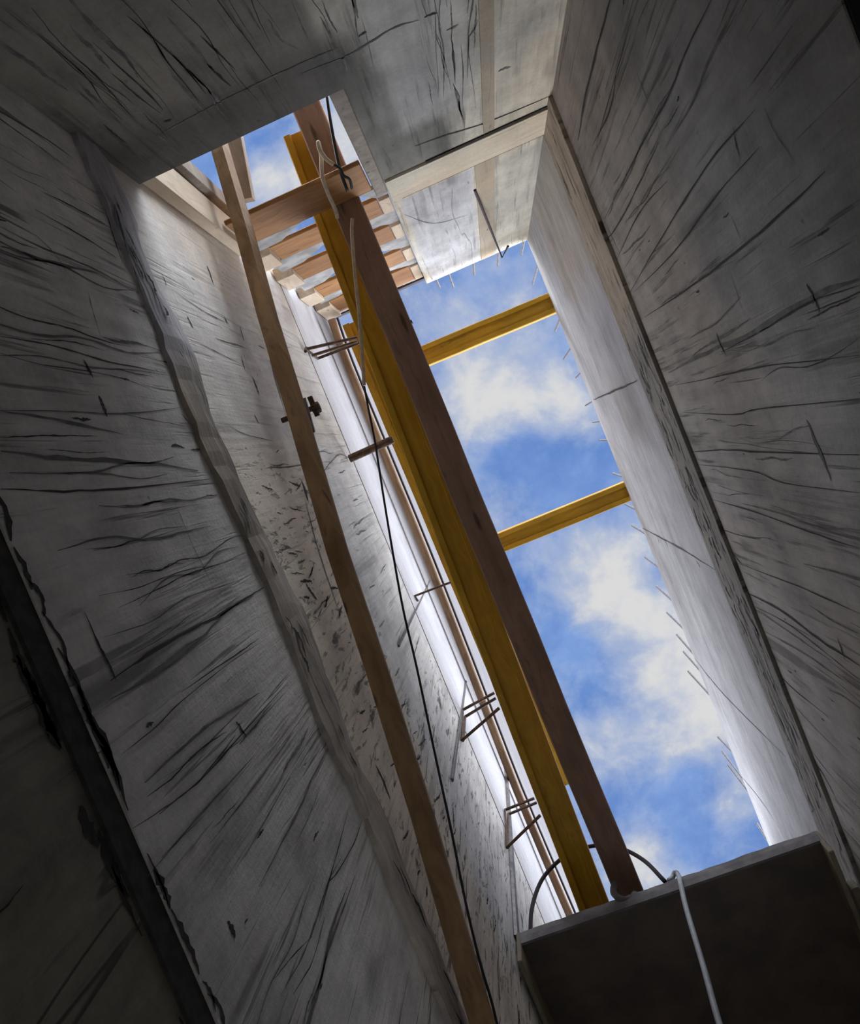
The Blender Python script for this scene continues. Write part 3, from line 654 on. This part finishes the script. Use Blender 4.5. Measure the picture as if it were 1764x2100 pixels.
stir([[b2, a, leg(a, (925, 1194))]], .007, 'single thin rebar pin in the middle of the left wall')
a, b2, c2 = zx(949, 1456), zx(954, 1470), zx(948, 1518)
stir([[leg(a, (1014, 1421)), a, c2, leg(c2, (1024, 1452))], [leg(b2, (1017, 1432)), b2, c2 + Vector((0, .01, .02))]], .009, 'rusty square stirrup in the lower half of the left wall')
a, b2, c2 = zx(1036, 1661), zx(1043, 1670), zx(1040, 1738)
stir([[leg(a, (1096, 1637)), a, c2, leg(c2, (1108, 1672))], [leg(b2, (1101, 1646)), b2, c2 + Vector((0, .01, .02))]], .009, 'rusty square stirrup nearest the dark deck')
for (p, q, r, lab) in (((818, 1325), (882, 1190), .006, 'first thin grey upright rod cast into the left wall'), ((927, 1600), (955, 1398), .010, 'second grey upright rod cast into the left wall'),
                       ((1058, 1925), (1036, 1575), .020, 'thick grey upright post cast into the left wall by the deck')):
    bm = bmesh.new(); tube(bm, [atx(*p, XL + .004), atx(*q, XL + .004)], r, 8)
    tag(link('upright_rod', bm, m_stub), lab, 'rod', 'uprights cast into the left wall')

# ------------------------------------------------------------------ starter bars on the wall tops
nth = ['first', 'second', 'third', 'fourth', 'fifth', 'sixth', 'seventh', 'eighth', 'ninth', 'tenth', 'eleventh', 'twelfth', 'thirteenth', 'fourteenth', 'fifteenth', 'sixteenth', 'seventeenth', 'eighteenth', 'nineteenth', 'twentieth', 'twenty-first']
EB = [((894, 573), (901, 594)), ((921, 565), (929, 592)), ((972, 546), (974, 562)), ((1022, 526), (1026, 554)), ((1074, 505), (1074, 526))]
for i, (q0, q1) in enumerate(EB):
    p0 = aty(q0[0], q0[1], YE - .03); p1 = aty(q1[0], q1[1], YE - .03); p0.z = ZT - .05; p1 = Vector((p0.x, p0.y, min(max(p1.z, ZT + .12), ZT + .6)))
    bm = bmesh.new(); tube(bm, [p0, p1 + Vector((random.uniform(-.015, .015), random.uniform(-.02, .02), 0))], .009, 6)
    tag(link('starter_bar', bm, m_stub), '%s short rebar stub on top of the end wall, counting from the board stack' % nth[i], 'rebar', 'starter bars on the end wall top')
RB = [((1100, 560), (1093, 580)), ((1146, 658), (1139, 682)), ((1168, 718), (1160, 738)), ((1190, 765), (1182, 776)), ((1216, 822), (1200, 834)), ((1228, 865), (1214, 866)), ((1246, 903), (1230, 902)), ((1275, 977), (1256, 970)),
      ((1299, 1042), (1283, 1031)), ((1320, 1092), (1297, 1074)), ((1348, 1160), (1324, 1142)), ((1375, 1228), (1346, 1201)), ((1398, 1285), (1368, 1256)), ((1416, 1335), (1386, 1299)),
      ((1431, 1370), (1401, 1337)), ((1448, 1415), (1414, 1377)), ((1497, 1533), (1478, 1530)), ((1516, 1587), (1482, 1541)), ((1527, 1612), (1495, 1570)), ((1561, 1707), (1549, 1686))]
for i, (q0, q1) in enumerate(RB):
    x = XR + .02; p0 = atx(q0[0], q0[1], x); y0 = p0.y
    p1 = atx(q1[0], q1[1], x); zt = min(max(p1.z, ZT + .18), ZT + 1.3)
    bm = bmesh.new(); tube(bm, [Vector((x, y0, ZT - .05)), Vector((x + random.uniform(-.01, .01), y0 + (p1.y - y0) * .6, zt))], .0085, 6)
    tag(link('starter_bar', bm, m_stub), '%s rebar stub on top of the right wall, counting from the end wall' % nth[i], 'rebar', 'starter bars on the right wall top')
# hooked rod on the end wall
h0 = aty(974, 390, YE + .004); h1 = aty(1030, 528, YE + .16); h2 = aty(1042, 505, YE + .16)
bm = bmesh.new(); tube(bm, [h0, h0.lerp(h1, .5), h1, h2], .0075, 8)
tag(link('hooked_rod', bm, m_dark), 'dark rod with a hooked tip sticking out of the end wall', 'rod')

# ------------------------------------------------------------------ deck
ZD = 3.60; HD = .085
f0 = atz(1076, 1946, ZD); f1 = atz(1675, 1712, ZD)
yd = (f0.y + f1.y) / 2; xl, xr = f0.x - .015, f1.x + .012; ye = yd + 1.45
root = empty('formwork_deck', ((xl + xr) / 2, yd + .7, ZD)); tag(root, 'dark brown formwork deck bridging the slot with grey steel edge', 'deck')
bm = bmesh.new(); box(bm, (xl + .01, yd + .013, ZD + .002), (xr - .01, ye, ZD + .03)); link('panel', bm, m_sheet, root)
bm = bmesh.new()
n = 34; rows = []
for i in range(n + 1):
    x = xl + (xr - xl) * i / n; j = random.uniform(-.004, .004) if i % 3 else random.uniform(-.008, .004)
    rows.append([bm.verts.new(q) for q in ((x, yd, ZD), (x, yd - .004, ZD + HD * .5), (x, yd, ZD + HD + j), (x, yd + .012, ZD + HD + j), (x, yd + .012, ZD))])
for r0, r1 in zip(rows, rows[1:]):
    for k in range(5): bm.faces.new((r0[k], r0[(k + 1) % 5], r1[(k + 1) % 5], r1[k]))
bm.faces.new(rows[0]); bm.faces.new(rows[-1][::-1]); bmesh.ops.recalc_face_normals(bm, faces=bm.faces)
link('front_edge', bm, m_galv, root)
bm = bmesh.new(); box(bm, (xl - .012, yd - .004, ZD - .13), (xl + .01, ye, ZD + HD), bevel=.004); link('side_rail', bm, m_rail, root)
bm = bmesh.new(); box(bm, (xr - .01, yd - .0, ZD - .10), (xr + .012, ye, ZD + HD), bevel=.004); link('side_rail', bm, m_rail, root)
bm = bmesh.new(); box(bm, (xr + .03, yd + .22, ZD - .05), (XR - .02, ye, ZD + .02), bevel=.004); link('bearer', bm, m_rail, root)
bm = bmesh.new(); pb = atz(1068, 2000, ZD - .02); tube(bm, [atz(1063, 1935, ZD + .02), atz(1064, 1975, ZD - .02), atz(1070, 1992, ZD - .04), atz(1076, 1985, ZD - .03)], .010, 8); link('bracket', bm, m_galv, root)

# ------------------------------------------------------------------ ropes, hoses, cables
def cable(name, pts, r, mat, lab, cat, n=8, k=6, ymax=None):
    P = [atz(x, y, z) for x, y, z in pts]
    if ymax is not None:
        for p in P:
            if p.z < ZD + HD + .02: p.y = min(p.y, ymax)
    bm = bmesh.new(); tube(bm, smooth_pts(P, k), r, n)
    return tag(link(name, bm, mat, smooth=True), lab, cat)
cable('cable', [(1372, 1806, ZD + HD + .025), (1380, 1798, ZD + HD + .05), (1385, 1789, ZD + HD + .06), (1392, 1796, ZD + HD + .03), (1400, 1822, ZD + .0), (1415, 1880, 3.42), (1436, 1950, 3.2), (1457, 2020, 3.0), (1482, 2110, 2.78), (1510, 2200, 2.6), (1580, 2450, 2.2), (1680, 2800, 1.8)],
      .0115, m_pale, 'pale blue-grey cable hooked over the deck edge and hanging down', 'cable', ymax=yd - .022)
cable('hose', [(1088, 1912, ZD + HD + .012), (1090, 1870, 3.9), (1100, 1830, 4.1), (1117, 1796, 4.22), (1148, 1764, 4.28), (1180, 1745, 4.3), (1215, 1735, 4.3), (1250, 1734, 4.3), (1287, 1745, 4.25), (1325, 1768, 4.1), (1364, 1808, ZD + HD + .03)],
      .0105, m_hose, 'dark hose arching over both long beams onto the deck', 'hose')
cable('rope_loop', [(1262, 1812, 3.85), (1258, 1826, 3.78), (1264, 1838, 3.70), (1280, 1846, 3.66), (1296, 1842, 3.68), (1302, 1834, 3.74)], .016, m_galv, 'grey rope loop around the brown timber at the deck edge', 'rope')
cable('cord', [(723, 448, 3.84), (722, 480, 3.84), (728, 560, 3.84), (737, 650, 3.83), (742, 720, 3.82), (747, 790, 3.8)], .0085, m_cord, 'cream cord hanging across the yellow beam', 'cord')
cable('cord', [(692, 446, 3.72), (688, 430, 3.66), (672, 395, 3.55), (661, 360, 3.5), (659, 320, 3.48), (653, 292, 3.46), (655, 305, 3.45), (668, 325, 3.46), (684, 337, 3.48)], .0085, m_cord, 'cream cord looped over the lowest board', 'cord')
cable('cable', [(747, 792, 3.8), (756, 840, 3.78), (768, 900, 3.75), (776, 950, 3.7), (795, 1070, 3.6), (825, 1240, 3.45), (855, 1370, 3.35), (895, 1560, 3.2), (925, 1700, 3.05), (955, 1850, 2.95), (985, 1975, 2.85), (1010, 2060, 2.78), (1034, 2170, 2.68)],
      .005, m_black, 'long thin black cable sagging in front of the left wall', 'cable')
cable('wire', [(670, 195, 3.5), (678, 250, 3.5), (689, 310, 3.5), (698, 350, 3.51), (713, 392, 3.56)], .007, m_black, 'thin dark wire hanging straight in the end opening', 'wire')
cable('wire', [(684, 337, 3.48), (697, 345, 3.49), (705, 360, 3.5), (717, 368, 3.52), (722, 387, 3.56)], .006, m_black, 'thin dark kinked wire crossing the straight wire in the end opening', 'wire')
